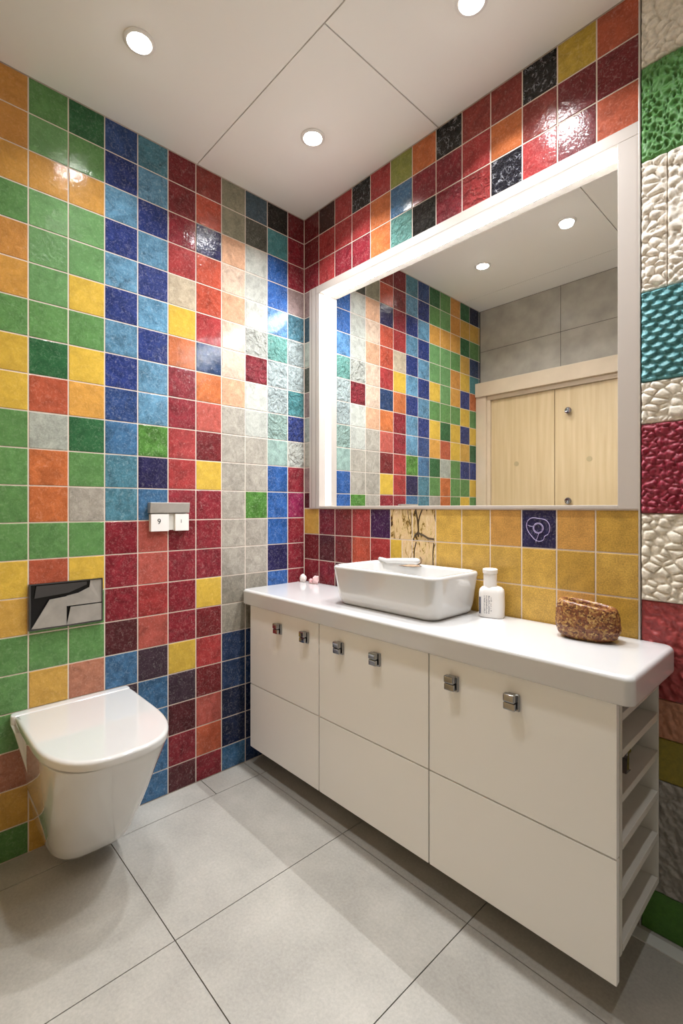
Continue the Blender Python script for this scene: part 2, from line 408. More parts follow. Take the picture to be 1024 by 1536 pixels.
for c in range(13):
    k = LOW[c].split(); zz = [1.150, 1.025, 0.900, 0.775]
    for r in range(3):
        key = k[r]
        if c == 5 and r == 1:
            xm = XB[5] + 0.062
            add_tile(bm, lc, lp, XB[5], xm, zz[2], zz[1], 'ye', t3, None); add_tile(bm, lc, lp, xm, XB[6], zz[2], zz[1], '=m', t3, None); continue
        add_tile(bm, lc, lp, XB[c], XB[c + 1], zz[r + 1], zz[r], key, t3, None)
    zb = [0.775 - P * i for i in range(7)] + [0.0]
    for r in range(7):
        add_tile(bm, lc, lp, XB[c], XB[c + 1], zb[r + 1], zb[r], random.choice(['nb', 'dr', 'nd', 'ma', 'cr', 'bl']), t3, None)
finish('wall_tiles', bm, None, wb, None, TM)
# line drawing of a blossom on the purple tile
fx, fz = (XB[10] + XB[11]) / 2, 1.088
bm = bmesh.new()
def closed(bm, pts, r):
    tube(bm, pts + [pts[0]], r, 6)
pet = []
for i in range(48):
    a = 2 * PI * i / 48
    rr = 0.036 + 0.004 * math.cos(2 * a + .6) + 0.003 * math.sin(3 * a) - 0.006 * math.exp(-((a - 5.55) / .22) ** 2)
    pet.append((fx + rr * .95 * math.cos(a), -0.0022, fz + rr * 1.12 * math.sin(a)))
closed(bm, pet, 0.0009)
closed(bm, [(fx + 0.0165 * math.cos(2 * PI * i / 28), -0.0022, fz + 0.002 + 0.0165 * math.sin(2 * PI * i / 28)) for i in range(28)], 0.0009)
closed(bm, [(fx + 0.0135 * math.cos(2 * PI * i / 28), -0.0022, fz + 0.002 + 0.0135 * math.sin(2 * PI * i / 28)) for i in range(28)], 0.0005)
tube(bm, [(fx + .002, -0.0022, fz - .015), (fx - .002, -0.0022, fz - .027), (fx - .008, -0.0022, fz - .042)], 0.0007, 6)
tube(bm, [(fx - .016, -0.0022, fz + .006), (fx - .028, -0.0022, fz + .008), (fx - .035, -0.0022, fz + .011)], 0.0006, 6)
finish('flower_drawing', bm, M_line, wb)
# dark tree-like vein on the two marble tiles
bm = bmesh.new()
for pts, r in (([(0.703, 1.148), (0.712, 1.11), (0.717, 1.07), (0.716, 1.04)], .0034), ([(0.735, 1.148), (0.722, 1.12), (0.716, 1.09)], .0026),
               ([(0.716, 1.058), (0.70, 1.045), (0.692, 1.028)], .0045), ([(0.716, 1.055), (0.74, 1.048), (0.765, 1.036), (0.792, 1.034)], .004),
               ([(0.706, 1.02), (0.697, 0.99), (0.695, 0.955)], .0022), ([(0.79, 1.02), (0.786, .98), (0.787, .93)], .002), ([(0.663, 1.145), (0.668, 1.11), (0.676, 1.08)], .0013)):
    tube(bm, [(x, -0.0002, z) for x, z in pts], r, 8)
finish('dark_vein', bm, mat('dark_vein_stone', (66, 50, 28), 0.3), wb)

# relief stone panels on the right of the mirror
def hrock(x, z, s, k):
    d, _ = noise.voronoi(Vector((x * s, z * s * 1.35, k)))
    e = min(1.0, (d[1] - d[0]) * 1.9)
    return 0.011 * (1 - (1 - e) ** 2.2) + 0.002 * noise.noise(Vector((x * 40, z * 40, k)))
def hcrumple(x, z, k):
    d, _ = noise.voronoi(Vector((x * 48 + .4 * noise.noise(Vector((x * 30, z * 30, 1))), z * 58, k)))
    e = min(1.0, (d[1] - d[0]) * 2.0)
    return 0.012 * e ** .6 + 0.004 * noise.fractal(Vector((x * 90, z * 90, k)), 1, 2, 3)
def hscale(x, z, k):
    w, p = 0.034, 0.0185; rad = 0.0205; row = math.floor(z / p)
    for rr in range(row + 3, row - 2, -1):
        cx = ((x / w + (0.5 if rr % 2 else 0)) % 1.0 - .5) * w
        jx = 0.002 * math.sin(rr * 2.3 + math.floor(x / w + (0.5 if rr % 2 else 0)) * 4.1)
        cz = z - rr * p + jx
        if cz <= 0 and math.hypot(cx * 1.08, cz) < rad:
            return 0.002 + 0.013 * (-cz / rad) - .003 * (abs(cx) / rad) ** 2 + 0.0012 * noise.noise(Vector((x * 80, z * 80, k)))
    return 0.001
def hleaf(x, z, k):
    d, _ = noise.voronoi(Vector((x * 75 + .8 * noise.noise(Vector((x * 35, z * 35, 3))), z * 52, k)))
    e = d[1] - d[0]
    return 0.009 * max(0, 1 - e * 3.2) ** .7 + 0.003 * noise.noise(Vector((x * 50, z * 50, k)))
def hgrit(x, z, k):
    return 0.006 * noise.fractal(Vector((x * 70 + z * 25, z * 60, k)), 1, 2, 4)
def hflat(x, z, k): return 0.001 * noise.noise(Vector((x * 20, z * 20, k)))
BLK = [(H, 2.367, (226, 217, 203), 'rock'), (2.367, 2.107, (84, 140, 70), 'leaf'), (2.107, 1.748, (238, 229, 216), 'rock'), (1.748, 1.501, (90, 155, 162), 'scale'),
       (1.501, 1.386, (234, 226, 212), 'rock'), (1.386, 1.140, (150, 40, 62), 'crumple'), (1.140, 0.902, (226, 217, 200), 'rock'), (0.902, 0.640, (156, 60, 60), 'grit'),
       (0.640, 0.535, (165, 112, 84), 'grit2'), (0.535, 0.420, (126, 112, 24), 'flat'), (0.420, 0.115, (138, 132, 124), 'grit'), (0.115, 0.0, (62, 108, 32), 'flat')]
bm = bmesh.new(); lc = bm.loops.layers.float_color.new('Col')
XS = [(1.4905, 1.552, .0028), (1.552, 1.80, .0045), (1.80, 2.12, .012), (2.12, XR, .012)]
XS2 = [(1.4905, 1.80, .0028), (1.80, 2.12, .012), (2.12, XR, .012)]
for bi, (zt, zb_, col, kind) in enumerate(BLK):
    for (xa, xb, st) in (XS if bi in (2,) else XS2):
        k = bi * 7.3 + xa
        xa2, xb2, z0, z1 = xa + .0012, xb - .0012, zb_ + .0014, zt - .0014
        nx = max(2, int((xb2 - xa2) / st)); nz = max(2, int((z1 - z0) / st))
        cc = lin(col); g = []
        for i in range(nx + 1):
            colv = []
            for j in range(nz + 1):
                x = xa2 + (xb2 - xa2) * i / nx; z = z0 + (z1 - z0) * j / nz
                h = {'rock': lambda: hrock(x, z, 34, k), 'leaf': lambda: hleaf(x, z, k), 'scale': lambda: hscale(x, z, k), 'crumple': lambda: hcrumple(x, z, k),
                     'grit': lambda: hgrit(x, z, k), 'grit2': lambda: hgrit(x, z, k) * .6, 'flat': lambda: hflat(x, z, k)}[kind]()
                ed = min(x - xa2, xb2 - x, z - z0, z1 - z)
                h *= min(1, .35 + ed / .006)
                colv.append(bm.verts.new((x, -0.006 - h, z)))
            g.append(colv)
        fs = []
        for i in range(nx):
            for j in range(nz):
                fs.append(bm.faces.new((g[i][j], g[i + 1][j], g[i + 1][j + 1], g[i][j + 1])))
        # skirt back to the wall
        edge = [g[i][0] for i in range(nx + 1)] + [g[nx][j] for j in range(1, nz + 1)] + [g[i][nz] for i in range(nx - 1, -1, -1)] + [g[0][j] for j in range(nz - 1, 0, -1)]
        bk = [bm.verts.new((v.co.x, 0.0015, v.co.z)) for v in edge]
        for i in range(len(edge)):
            fs.append(bm.faces.new((edge[i], bk[i], bk[(i + 1) % len(edge)], edge[(i + 1) % len(edge)])))
        for f in fs:
            f.smooth = True
            for l in f.loops: l[lc] = cc
finish('stone_cladding', bm, M_stone, wb, 'keep')
struct(obox('trim_1', M_alu, (1.4848, 1.4895, -0.012, 0.001, 0.0, H), bev=0.001))
struct(obox('trim_2', M_strip, (1.42, XR, -0.062, -0.022, 0.0, 0.004), bev=0.001))

# other walls, floor, ceiling
struct(obox('wall_right', mat('grey_plaster', (176, 170, 160), 0.5, var=.05), (XR, XR + .12, YF - .1, .2, -.05, H + .02)))
bm = bmesh.new()
box(bm, -0.1, XR + .1, YF - 0.12, YF - .002, -.05, H + .02)
wf = struct(finish('wall_front', bm, M_gap))
bm = bmesh.new()
for x0, x1 in ((0.004, 0.588), (0.588, 1.19), (1.19, 1.79), (1.79, XR)):
    for z0, z1 in ((H, 2.30), (2.30, 2.0), (2.0, 1.2), (1.2, 0.6), (0.6, 0.0)):
        box(bm, x0 + .0015, x1 - .0015, YF - .004, YF, z1 + .0015, z0 - .0015)
finish('wall_slabs', bm, M_slab, wf)

bm = bmesh.new(); box(bm, -0.1, XR + .1, YF - .1, .2, -.1, -.004)
fl = struct(finish('floor', bm, M_gap))
bm = bmesh.new(); g = 0.0014
xs = [0.0, 0.132, 0.652, 1.157, 1.67, 2.18, XR]; yl = [0.0, -0.352, -0.966, YF]
for i in range(6):
    for j in range(3):
        if i == 0 and j == 1:
            box(bm, xs[0] + g, xs[1] - g, -0.56 + g, yl[1] - g, -.006, 0); box(bm, xs[0] + g, xs[1] - g, yl[2] + g, -.56 - g, -.006, 0)
        elif i == 0 and j == 0: box(bm, xs[0] + g, xs[1] - g, yl[1] + g, yl[0] - g, -.006, 0)
        else: box(bm, xs[i] + g, xs[i + 1] - g, yl[j + 1] + g, yl[j] - g, -.006, 0)
finish('floor_tiles', bm, M_floor, fl)
bm = bmesh.new(); box(bm, -0.1, XR + .1, YF - .1, .2, H + .012, H + .1)
ce = struct(finish('ceiling', bm, M_gap))
bm = bmesh.new(); g = 0.0022
for (x0, x1, y0, y1) in ((0, .812, -.577, 0), (.812, 1.75, -.577, 0), (1.75, XR, -.577, 0), (0, 1.05, -1.33, -.577), (1.05, 2.0, -1.33, -.577), (2.0, XR, -1.33, -.577), (0, XR, YF, -1.33)):
    box(bm, x0 + g, x1 - g, y0 + g, y1 - g, H, H + .014)
finish('ceiling_panels', bm, M_ceil, ce)

# ------------------------------------------------------------------ ceiling lamps
LPOS = [(0.377, -0.957, 'round ceiling downlight above the toilet by the left tiled wall'),
        (0.448, -0.318, 'round ceiling downlight nearest the tiled room corner'),
        (1.148, -0.315, 'round ceiling downlight above the mirror, cut by the top edge of the photo'),
        (0.90, -0.87, 'round ceiling downlight seen higher and more to the right in the mirror'),
        (1.85, -0.32, 'added ceiling downlight, unseen fill for the stone clad wall and shelf end')]  # last lamp is added out of view, a weak fill for the shelf rack side
def downlight(loc, label):
    t = empty('ceiling_downlight', (loc[0], loc[1], H), label, 'ceiling light', 'recessed downlights in the ceiling')
    bm = bmesh.new()
    lathe(bm, [(0.034, 0.0), (0.047, 0.0), (0.047, -0.003), (0.043, -0.006), (0.036, -0.0065), (0.034, -0.003)], n=40)
    r = finish('trim_ring', bm, M_plastic, t, 0.6)
    bm = bmesh.new()
    lathe(bm, [(0.033, -0.0005), (0.0335, -0.004), (0.029, -0.009), (0.018, -0.0125), (0.003, -0.014)], n=32)
    finish('lamp_lens', bm, M_lens, t, True)
    return t
for x, y, lab in LPOS:
    downlight((x, y), lab)
    ld = bpy.data.lights.new('downlight_beam', 'AREA'); ld.shape = 'DISK'; ld.size = 0.06; ld.energy = 2.6 if x > 1.5 else 7.4 if y > -.5 else 3.3; ld.color = (0.955, 0.975, 1.0); ld.spread = math.radians(125)
    lo = bpy.data.objects.new('downlight_beam', ld); lo.location = (x, y, H - 0.018); COL.objects.link(lo)

# ------------------------------------------------------------------ mirror
MY = 0.052
fm_ = empty('framed_mirror', ((MX0 + MX1) / 2, 0.0, MZ0), 'large rectangular wall mirror with pale frame and glowing strip along its top', 'mirror')
LX, RX, TZ, BZ = 0.122, 1.431, 2.196, 1.163   # inner opening
def addp(o): return under(o, fm_)
bm = bmesh.new()
box(bm, MX0, MX1, -0.006, 0.06, TZ, MZ1, .0015)
box(bm, MX0, LX, -0.006, 0.06, MZ0, TZ, .0015)
box(bm, RX, MX1, -0.006, 0.06, MZ0, TZ, .0015)
box(bm, LX, RX, -0.006, 0.06, MZ0, BZ, .0015)
addp(finish('mirror_frame', bm, M_frame, None, 0.5))
for x in (0.066, 0.098): addp(obox('frame_groove', M_framed, (x, x + .0025, -0.0075, -0.005, MZ0 + .004, MZ1 - .006)))
addp(obox('mirror_glass', M_mirror, (LX, RX, MY, MY + .006, BZ, TZ)))
addp(obox('light_strip', M_led, (LX + .002, RX - .002, 0.034, MY - .001, TZ - .0009, TZ - .0001)))
addp(obox('side_light_strip', M_led, (LX + .0001, LX + .0009, 0.034, MY - .001, BZ + .004, TZ - .06)))
addp(obox('side_light_strip', M_led, (RX - .0009, RX - .0001, 0.034, MY - .001, BZ + .004, TZ - .06)))
for (x0, x1) in ((LX + .02, RX - .02),):
    ld = bpy.data.lights.new('mirror_strip_light', 'AREA'); ld.shape = 'RECTANGLE'; ld.size = x1 - x0; ld.size_y = 0.008; ld.energy = 15.0; ld.color = (.955, .975, 1.0)
    lo = bpy.data.objects.new('mirror_strip_light', ld); lo.location = ((x0 + x1) / 2, 0.042, TZ - .003); COL.objects.link(lo)

# ------------------------------------------------------------------ vanity
CF, CB, CT, CBOT = -0.343, -0.008, 0.722, 0.088
XC = [0.040, 0.514, 1.020, 1.534]
def handle(x, z):
    """square chrome clip: back plate, block and lower flap"""
    bm = bmesh.new()
    y = CF
    box(bm, x - .013, x + .020, y - .008, y - .0002, z - .024, z + .020, .003, 3)
    box(bm, x - .018, x + .014, y - .024, y - .007, z - .001, z + .021, .004, 3)
    box(bm, x - .018, x + .014, y - .0215, y - .010, z - .021, z - .002, .0025, 2)
    return finish('handle', bm, M_chrome, None, 0.6)
UL = ['white wall-hung cabinet unit with two chrome clips, against the blue tiles', 'white wall-hung cabinet unit in the middle, below the front of the basin',
      'white wall-hung cabinet unit on the right, beside the open shelf rack']
HX = [(0.262, 0.437), (0.632, 0.808), (1.106, 1.288)]
for i in range(3):
    x0, x1 = XC[i], XC[i + 1]
    xb = x1 if i < 2 else 1.372
    t = empty('wall_hung_cabinet', ((x0 + x1) / 2, CF, CBOT), UL[i], 'cabinet', 'white cabinet units under the worktop')
    bm = bmesh.new(); box(bm, x0 + .001, xb - .001, CF + .020, CB, CBOT + .012, CT, .001)
    under(finish('body', bm, M_shelf), t)
    for z0, z1, up in ((0.3712, CT - .003, True), (CBOT, 0.367, False)):
        d = under(obox('door', M_white, (x0 + .0024, x1 - .0024, CF, CF + .018, z0, z1), bev=.0012), t)
        if up:
            for hx in HX[i]:
                h = handle(hx, 0.656); h.data.transform(Matrix.Translation(-t.location)); h.parent = d
# open shelf rack at the end
t = empty('open_shelf_rack', (1.45, -.17, CBOT), 'open rack of pale grey shelves on the right end of the vanity', 'shelf')
under(obox('back_panel', M_shelf, (1.374, 1.384, CF + .02, CB, CBOT + .05, CT), bev=.001), t)
under(obox('side_panel', M_shelf, (1.386, 1.533, -0.020, CB, CBOT + .055, CT), bev=.001), t)
under(obox('side_panel', M_shelf, (1.386, 1.533, CF + .020, CF + .034, CBOT + .055, CT), bev=.001), t)
for z in (0.681, 0.597, 0.495, 0.387, 0.275, 0.155):
    under(obox('shelf', M_shelf, (1.386, 1.534, CF + .035, -.021, z - .009, z + .009), bev=.0015), t)
# chrome hook inside the rack
bm = bmesh.new()
hx, hy, hz = 1.520, -.262, .583
box(bm, hx - .02, hx + .012, hy - .008, hy + .02, hz - .006, hz + .0045, .0015)
loft(bm, [[(hx - .012, hy - .006, hz - .004), (hx + .012, hy - .006, hz - .004), (hx + .012, hy + .004, hz - .004), (hx - .012, hy + .004, hz - .004)],
          [(hx - .014, hy - .020, hz - .034), (hx + .014, hy - .020, hz - .034), (hx + .014, hy - .002, hz - .038), (hx - .014, hy - .002, hz - .038)],
          [(hx - .014, hy - .022, hz - .042), (hx + .014, hy - .022, hz - .042), (hx + .014, hy + .012, hz - .044), (hx - .014, hy + .012, hz - .044)]])
tag(finish('chrome_hook', bm, M_chrome), 'small angular chrome hook hanging inside the open end rack', 'hook')

# worktop
WT, WB = 0.790, 0.723
bm = bmesh.new()
x0, x1, y0, y1 = 0.004, 1.571, -0.364, -0.006
def wsec(ins, z): return rrect(x0 + ins, x1 - ins, y0 + ins, y1 - min(ins, .001), max(.003, .022 - ins * .3), z, 6)
rings = [wsec(.006, WB), wsec(.001, WB + .003), wsec(0, WB + .008)]
for k in range(7):
    a = PI / 2 * k / 6; rings.append(wsec(.012 * (1 - math.cos(a)), WT - .012 + .012 * math.sin(a)))
loft(bm, rings)
tag(finish('worktop', bm, M_counter, None, 0.7), 'long thick white worktop with rounded edges on the cabinets', 'worktop')

# basin
t = empty('wash_basin', (0.77, -0.15, WT), 'white rectangular basin on the worktop with low white spout and bronze tip', 'basin')
bm = bmesh.new()
bx0, bx1, by0, by1, bz = 0.512, 1.006, -0.290, -0.012, 0.936
def bsec(ix, iyf, iyb, z, r): return rrect(bx0 + ix, bx1 - ix, by0 + iyf, by1 - iyb, r, z, 8)
prof = [(.034, 0.0), (.027, .003), (.020, .012), (.0145, .03), (.010, .06), (.006, .095), (.002, .125), (0, .134), (0, .139), (.002, .1435), (.006, .146)]
rings = [bsec(a, a, a * .5, WT + h, .045 if h > .01 else .04) for a, h in prof]
rings += [bsec(a, a, a, WT + h, r) for a, h, r in ((.012, .146, .04), (.017, .143, .038), (.020, .136, .036), (.024, .11, .036), (.034, .07, .036), (.055, .040, .04), (.09, .030, .035), (.12, .028, .012))]
loft(bm, rings)
under(finish('bowl', bm, M_ceram, None, 0.9), t)
bm = bmesh.new(); lathe(bm, [(.022, .0), (.022, .003), (.018, .0045), (.004, .0045)], (0.76, -.15, WT + .0285)); under(finish('drain', bm, M_chrome, None, .6), t)

# low spout: white bar spout over the back rim with a dark bronze lever
bm = bmesh.new()
tube(bm, [(.532, -.030, .942), (.540, -.031, .943), (.58, -.032, .9375), (.63, -.034, .942), (.70, -.036, .946), (.733, -.037, .948), (.744, -.038, .948), (.750, -.038, .9475), (.753, -.038, .947)], [.004, .008, .0095, .011, .0125, .013, .0115, .008, .003], 16)
under(finish('spout', bm, M_ceram, None, True), t)
bm = bmesh.new()
tube(bm, [(.750, -.034, .966), (.762, -.040, .958), (.765, -.050, .945), (.757, -.062, .936)], [.0018, .003, .0034, .003], 8)
loft(bm, [[(.775 - s * .070, -.060 + w - s * .045, .934 + h) for w, h in ((-.013 * q, 0), (0, .007 * q), (.013 * q, 0), (0, -.005 * q))] for s, q in ((0, .3), (.3, .9), (.6, .8), (.85, .4), (1, .08))])
under(finish('bronze_lever', bm, M_bronze, None, 0.8), t)

# bottle
bx, by = 1.062, -0.050
t = empty('lotion_bottle', (bx, by, WT), 'white plastic bottle with flat cap and printed label beside the basin', 'bottle')
R = Matrix.Translation((bx, by, WT)) @ Matrix.Rotation(math.radians(18), 4, 'Z') @ Matrix.Scale(1.32, 4)
bm = bmesh.new()
rr = []
for z, a, b, r in ((0, .028, .018, .012), (.002, .030, .020, .014), (.03, .031, .021, .015), (.062, .0305, .0205, .015), (.070, .029, .019, .014), (.0755, .024, .016, .012), (.078, .016, .0145, .0115)):
    rr.append([R @ Vector(p) for p in rrect(-a, a, -b, b, r, z, 6)])
loft(bm, rr); under(finish('bottle_body', bm, M_plastic, None, .8), t)
bm = bmesh.new(); lathe(bm, [(.0165, .074), (.0165, .108), (.0158, .1085), (.0158, .110), (.0180, .1105), (.0185, .120), (.017, .122), (.004, .122)], n=28)
bmesh.ops.transform(bm, matrix=R @ Matrix.Translation((-.004, 0, 0)), verts=bm.verts); under(finish('cap', bm, M_plastic, None, .6), t)
bm = bmesh.new()
box(bm, -.0265, -.0235, -.0213, -.0203, .010, .052)
random.seed(3)
for line in range(4):
    u = -.015 + line * .0055
    z = .012
    while z < .056:
        l = random.choice((.0012, .002, .0028)); w = random.choice((.0012, .0022, .003))
        if line < 3 or random.random() < .5: box(bm, u, u + w, -.0213, -.0208, z, z + l * .6)
        z += l + .0011
bmesh.ops.transform(bm, matrix=R, verts=bm.verts); under(finish('printed_label', bm, M_ink), t)
random.seed(11)

# brown speckled stone bowl
def speckstone():
    m = bpy.data.materials.new('brown_pebbled_surface'); m.use_nodes = True; nt = m.node_tree; L = nt.links; N = nt.nodes.new
    b = nt.nodes['Principled BSDF']; tc = N('ShaderNodeTexCoord')
    v = N('ShaderNodeTexVoronoi'); v.inputs['Scale'].default_value = 210; v.inputs['Randomness'].default_value = 1
    L.new(tc.outputs['Object'], v.inputs['Vector'])
    r = N('ShaderNodeValToRGB'); e = r.color_ramp.elements
    sep = N('ShaderNodeSeparateColor'); L.new(v.outputs['Color'], sep.inputs[0]); L.new(sep.outputs[0], r.inputs[0])
    e[0].position = 0; e[0].color = lin((82, 42, 26)); e[1].position = 1; e[1].color = lin((186, 150, 88))
    k = e.new(.4); k.color = lin((122, 68, 40)); k = e.new(.7); k.color = lin((150, 104, 56))
    L.new(r.outputs[0], b.inputs['Base Color']); b.inputs['Roughness'].default_value = .35
    return m
bm = bmesh.new()
sx, sy = 1.382, -0.098
rings = []
for z, a, b in ((0, .048, .030), (.002, .058, .036), (.010, .070, .043), (.03, .0775, .047), (.05, .076, .046), (.068, .0735, .044), (.078, .071, .042), (.084, .067, .039), (.086, .060, .034)):
    rings.append([(a, b, z)])
grid = []
nA = 150
def sring(a, b, z):
    out = []
    for i in range(nA):
        th = 2 * PI * i / nA; c, s = math.cos(th), math.sin(th); n = 2.7
        rr = 1 / ((abs(c) ** n + abs(s) ** n) ** (1 / n))
        out.append((a * rr * c, b * rr * s, z))
    return out
lv = []
import bisect
ks = [q[0] for q in rings]
def interp(z):
    for (a0, b0, z0), (a1, b1, z1) in zip(ks[:-1], ks[1:]):
        if z0 <= z <= z1: f = (z - z0) / (z1 - z0); return a0 + (a1 - a0) * f, b0 + (b1 - b0) * f
zl = [0.0, .001, .003, .006, .010] + [.010 + .002 * i for i in range(1, 36)] + [.082, .084, .0852, .086]
lv = [sring(*interp(z), z) for z in zl] + [sring(a, b, z) for a, b, z in ((.055, .030, .0855), (.052, .027, .080), (.050, .025, .06), (.045, .022, .03), (.01, .005, .025))]
RR = Matrix.Translation((sx, sy, WT)) @ Matrix.Rotation(math.radians(8), 4, 'Z') @ Matrix.Diagonal((1.06, 1.06, 1.16, 1))
L2 = []
for ri, ring in enumerate(lv):
    o = []
    for p in ring:
        v = Vector(p); d, _ = noise.voronoi(v * 210)
        h = (min(1, (d[1] - d[0]) * 2.2) - .5) * .0026
        if p[2] < .002: h = 0
        n = Vector((p[0], p[1], 0)).normalized() if ri < 44 else Vector((0, 0, 1))
        tilt = -.008 * (p[0] / .07) * (p[2] / .086)
        o.append(RR @ (v + n * h + Vector((0, 0, tilt))))
    L2.append(o)
loft(bm, L2)
tag(finish('stone_pot', bm, speckstone(), None, True), 'brown pebbly oval pot standing on the right of the worktop', 'pot')

# two small ornaments in the corner of the worktop
def lump(name, c, r, col, label, cat, seed, spikes=False):
    bm = bmesh.new(); bmesh.ops.create_icosphere(bm, subdivisions=4, radius=1)
    for v in bm.verts:
        p = v.co.copy(); q = Vector((p.x * r[0], p.y * r[1], p.z * r[2]))
        k = 1 + .16 * noise.noise(p * 1.7 + Vector((seed, 0, 0))) + .06 * noise.noise(p * 5 + Vector((seed, 3, 0)))
        q *= k
        if spikes and p.z > .3 and p.x > .3: q += Vector((.010, 0, .012)) * ((p.z - .3) * (p.x - .3) * 4)
        q.z = max(q.z, -r[2] * .8); v.co = q + Vector(c) + Vector((0, 0, r[2] * .8))
    o = finish(name, bm, mat(name + '_glaze', col, .35, bump=.4, bscale=120), None, True); tag(o, label, cat); return o
lump('white_pebble', (.040, -.040, WT), (.021, .014, .021), (222, 210, 204), 'small white lumpy ornament in the corner of the worktop', 'ornament', 1)
t = empty('rose_ornament', (.120, -.035, WT), 'small pale pink flower ornament beside the white lump on the worktop', 'ornament')
o = lump('blossom', (.130, -.036, WT + .002), (.018, .013, .020), (232, 192, 192), '', '', 4, True); del o['label']; del o['category']; under(o, t)
o = lump('bud', (.100, -.040, WT), (.010, .009, .013), (222, 170, 172), '', '', 6); del o['label']; del o['category']; under(o, t)
bm = bmesh.new(); tube(bm, [(.088, -.042, WT + .003), (.11, -.045, WT + .004), (.135, -.042, WT + .003), (.15, -.036, WT + .003)], [.001, .003, .003, .001], 8)
under(finish('stem', bm, mat('pink_stem', (205, 170, 165), .5)), t)

# ------------------------------------------------------------------ toilet
TY = -1.043
t = empty('wall_hung_toilet', (0, TY, .07), 'white wall-hung toilet with closed lid below the flush plate', 'toilet')
def dsec(L, w, z, x0=0.001, xs=None, n=2.5, k=26, off=0.0):
    """D-shaped section: flat at the wall, straight sides, rounded front"""
    xs = L * .42 if xs is None else xs
    pts = [(x0, TY + off - w, z)]
    for i in range(1, 5): pts.append((x0 + (xs - x0) * i / 5, TY + off - w, z))
    for i in range(k + 1):
        a = -PI / 2 + PI * i / k
        c, s = math.cos(a), math.sin(a)
        pts.append((xs + (L - xs) * (abs(c) ** (2 / n)), TY + off + w * math.copysign(abs(s) ** (2 / n), s), z))
    for i in range(4, 0, -1): pts.append((x0 + (xs - x0) * i / 5, TY + off + w, z))
    pts.append((x0, TY + off + w, z))
    return pts
bm = bmesh.new()
prof = [(.20, .085, .062), (.235, .102, .066), (.262, .114, .076), (.283, .122, .095), (.31, .128, .13), (.355, .139, .20), (.405, .152, .28), (.448, .164, .36), (.480, .170, .41), (.496, .1745, .438), (.499, .1755, .446), (.494, .171, .4495), (.47, .15, .4500)]
loft(bm, [dsec(L, w, z, n=3.3) for L, w, z in prof])
under(finish('bowl', bm, M_ceram, None, .7), t)
bm = bmesh.new()
def shr(w0, w1, L, z, r=.012): return [(x, TY + y, z) for x, y, _ in rrect(.001, L, -w0, w1, min(r, L * .45), 0, 5)]
loft(bm, [shr(.088, .086, .06, .070), shr(.094, .092, .07, .074), shr(.104, .102, .075, .10), shr(.135, .130, .08, .22), shr(.168, .160, .085, .35), shr(.190, .181, .080, .440), shr(.193, .184, .034, .452), shr(.193, .184, .034, .472), shr(.191, .182, .032, .478), shr(.187, .178, .028, .4805)])
under(finish('mounting_shroud', bm, M_ceram, None, .7), t)
bm = bmesh.new()
lid = [(.006, .4535), (.001, .4555), (0, .459), (.0, .472), (.0015, .4765), (.005, .4800), (.011, .4815)]
loft(bm, [dsec(.522 - a, .183 - a, z, .036 + a, .24, 2.7) for a, z in lid])
under(finish('seat_lid', bm, M_ceram, None, .7), t)

# ------------------------------------------------------------------ recessed roll holder / flush plate
y0, y1, z0, z1 = -1.183, -0.952, 0.742, 0.899
t = empty('flush_plate', (0, (y0 + y1) / 2, z0), 'rectangular chrome recessed wall plate above the toilet', 'wall plate')
bm = bmesh.new()
# frame box sticking out a little, hollow towards the room
box(bm, -.002, .012, y0, y1, z0, z0 + .004, .0008); box(bm, .0002, .012, y0, y1, z1 - .004, z1, .0008)
box(bm, .0002, .012, y0, y0 + .006, z0 + .004, z1 - .004, .0008); box(bm, .0002, .012, y1 - .004, y1, z0 + .004, z1 - .004, .0008)
under(finish('rim', bm, M_dchrome, None, .5), t)
under(obox('back_plate', M_black, (-.002, .0035, y0 + .006, y1 - .004, z0 + .004, z1 - .004)), t)
bm = bmesh.new()  # slanted polished flap covering the lower right
def plate(bm, poly, th):
    a = [bm.verts.new(p) for p in poly]; b = [bm.verts.new((p[0] - th, p[1], p[2])) for p in poly]
    bm.faces.new(a); bm.faces.new(list(reversed(b)))
    for i in range(len(a)): bm.faces.new((a[i], b[i], b[(i + 1) % len(a)], a[(i + 1) % len(a)]))
plate(bm, [(.007, y0 + .008, z0 + .005), (.013, y0 + .112, z0 + .005), (.016, y0 + .112, z0 + .105), (.016, y0 + .060, z0 + .100)], .003)
under(finish('paper_flap', bm, M_steel), t)
bm = bmesh.new()
plate(bm, [(.013, y0 + .113, z0 + .005), (.010, y1 - .004, z0 + .005), (.010, y1 - .004, z0 + .066), (.013, y0 + .125, z0 + .066)], .003)
plate(bm, [(.012, y0 + .113, z0 + .070), (.009, y1 - .004, z0 + .070), (.009, y1 - .004, z1 - .005), (.009, y0 + .190, z1 - .005), (.011, y0 + .186, z0 + .128), (.012, y0 + .15, z0 + .112), (.012, y0 + .113, z0 + .106)], .003)
under(finish('cover', bm, M_steel), t)
bm = bmesh.new()
plate(bm, [(.010, y0 + .016, z0 + .108), (.009, y0 + .12, z0 + .116), (.008, y0 + .178, z0 + .138), (.008, y0 + .178, z1 - .008), (.010, y0 + .022, z1 - .008)], .002)
under(finish('inner_roller', bm, M_dchrome), t)

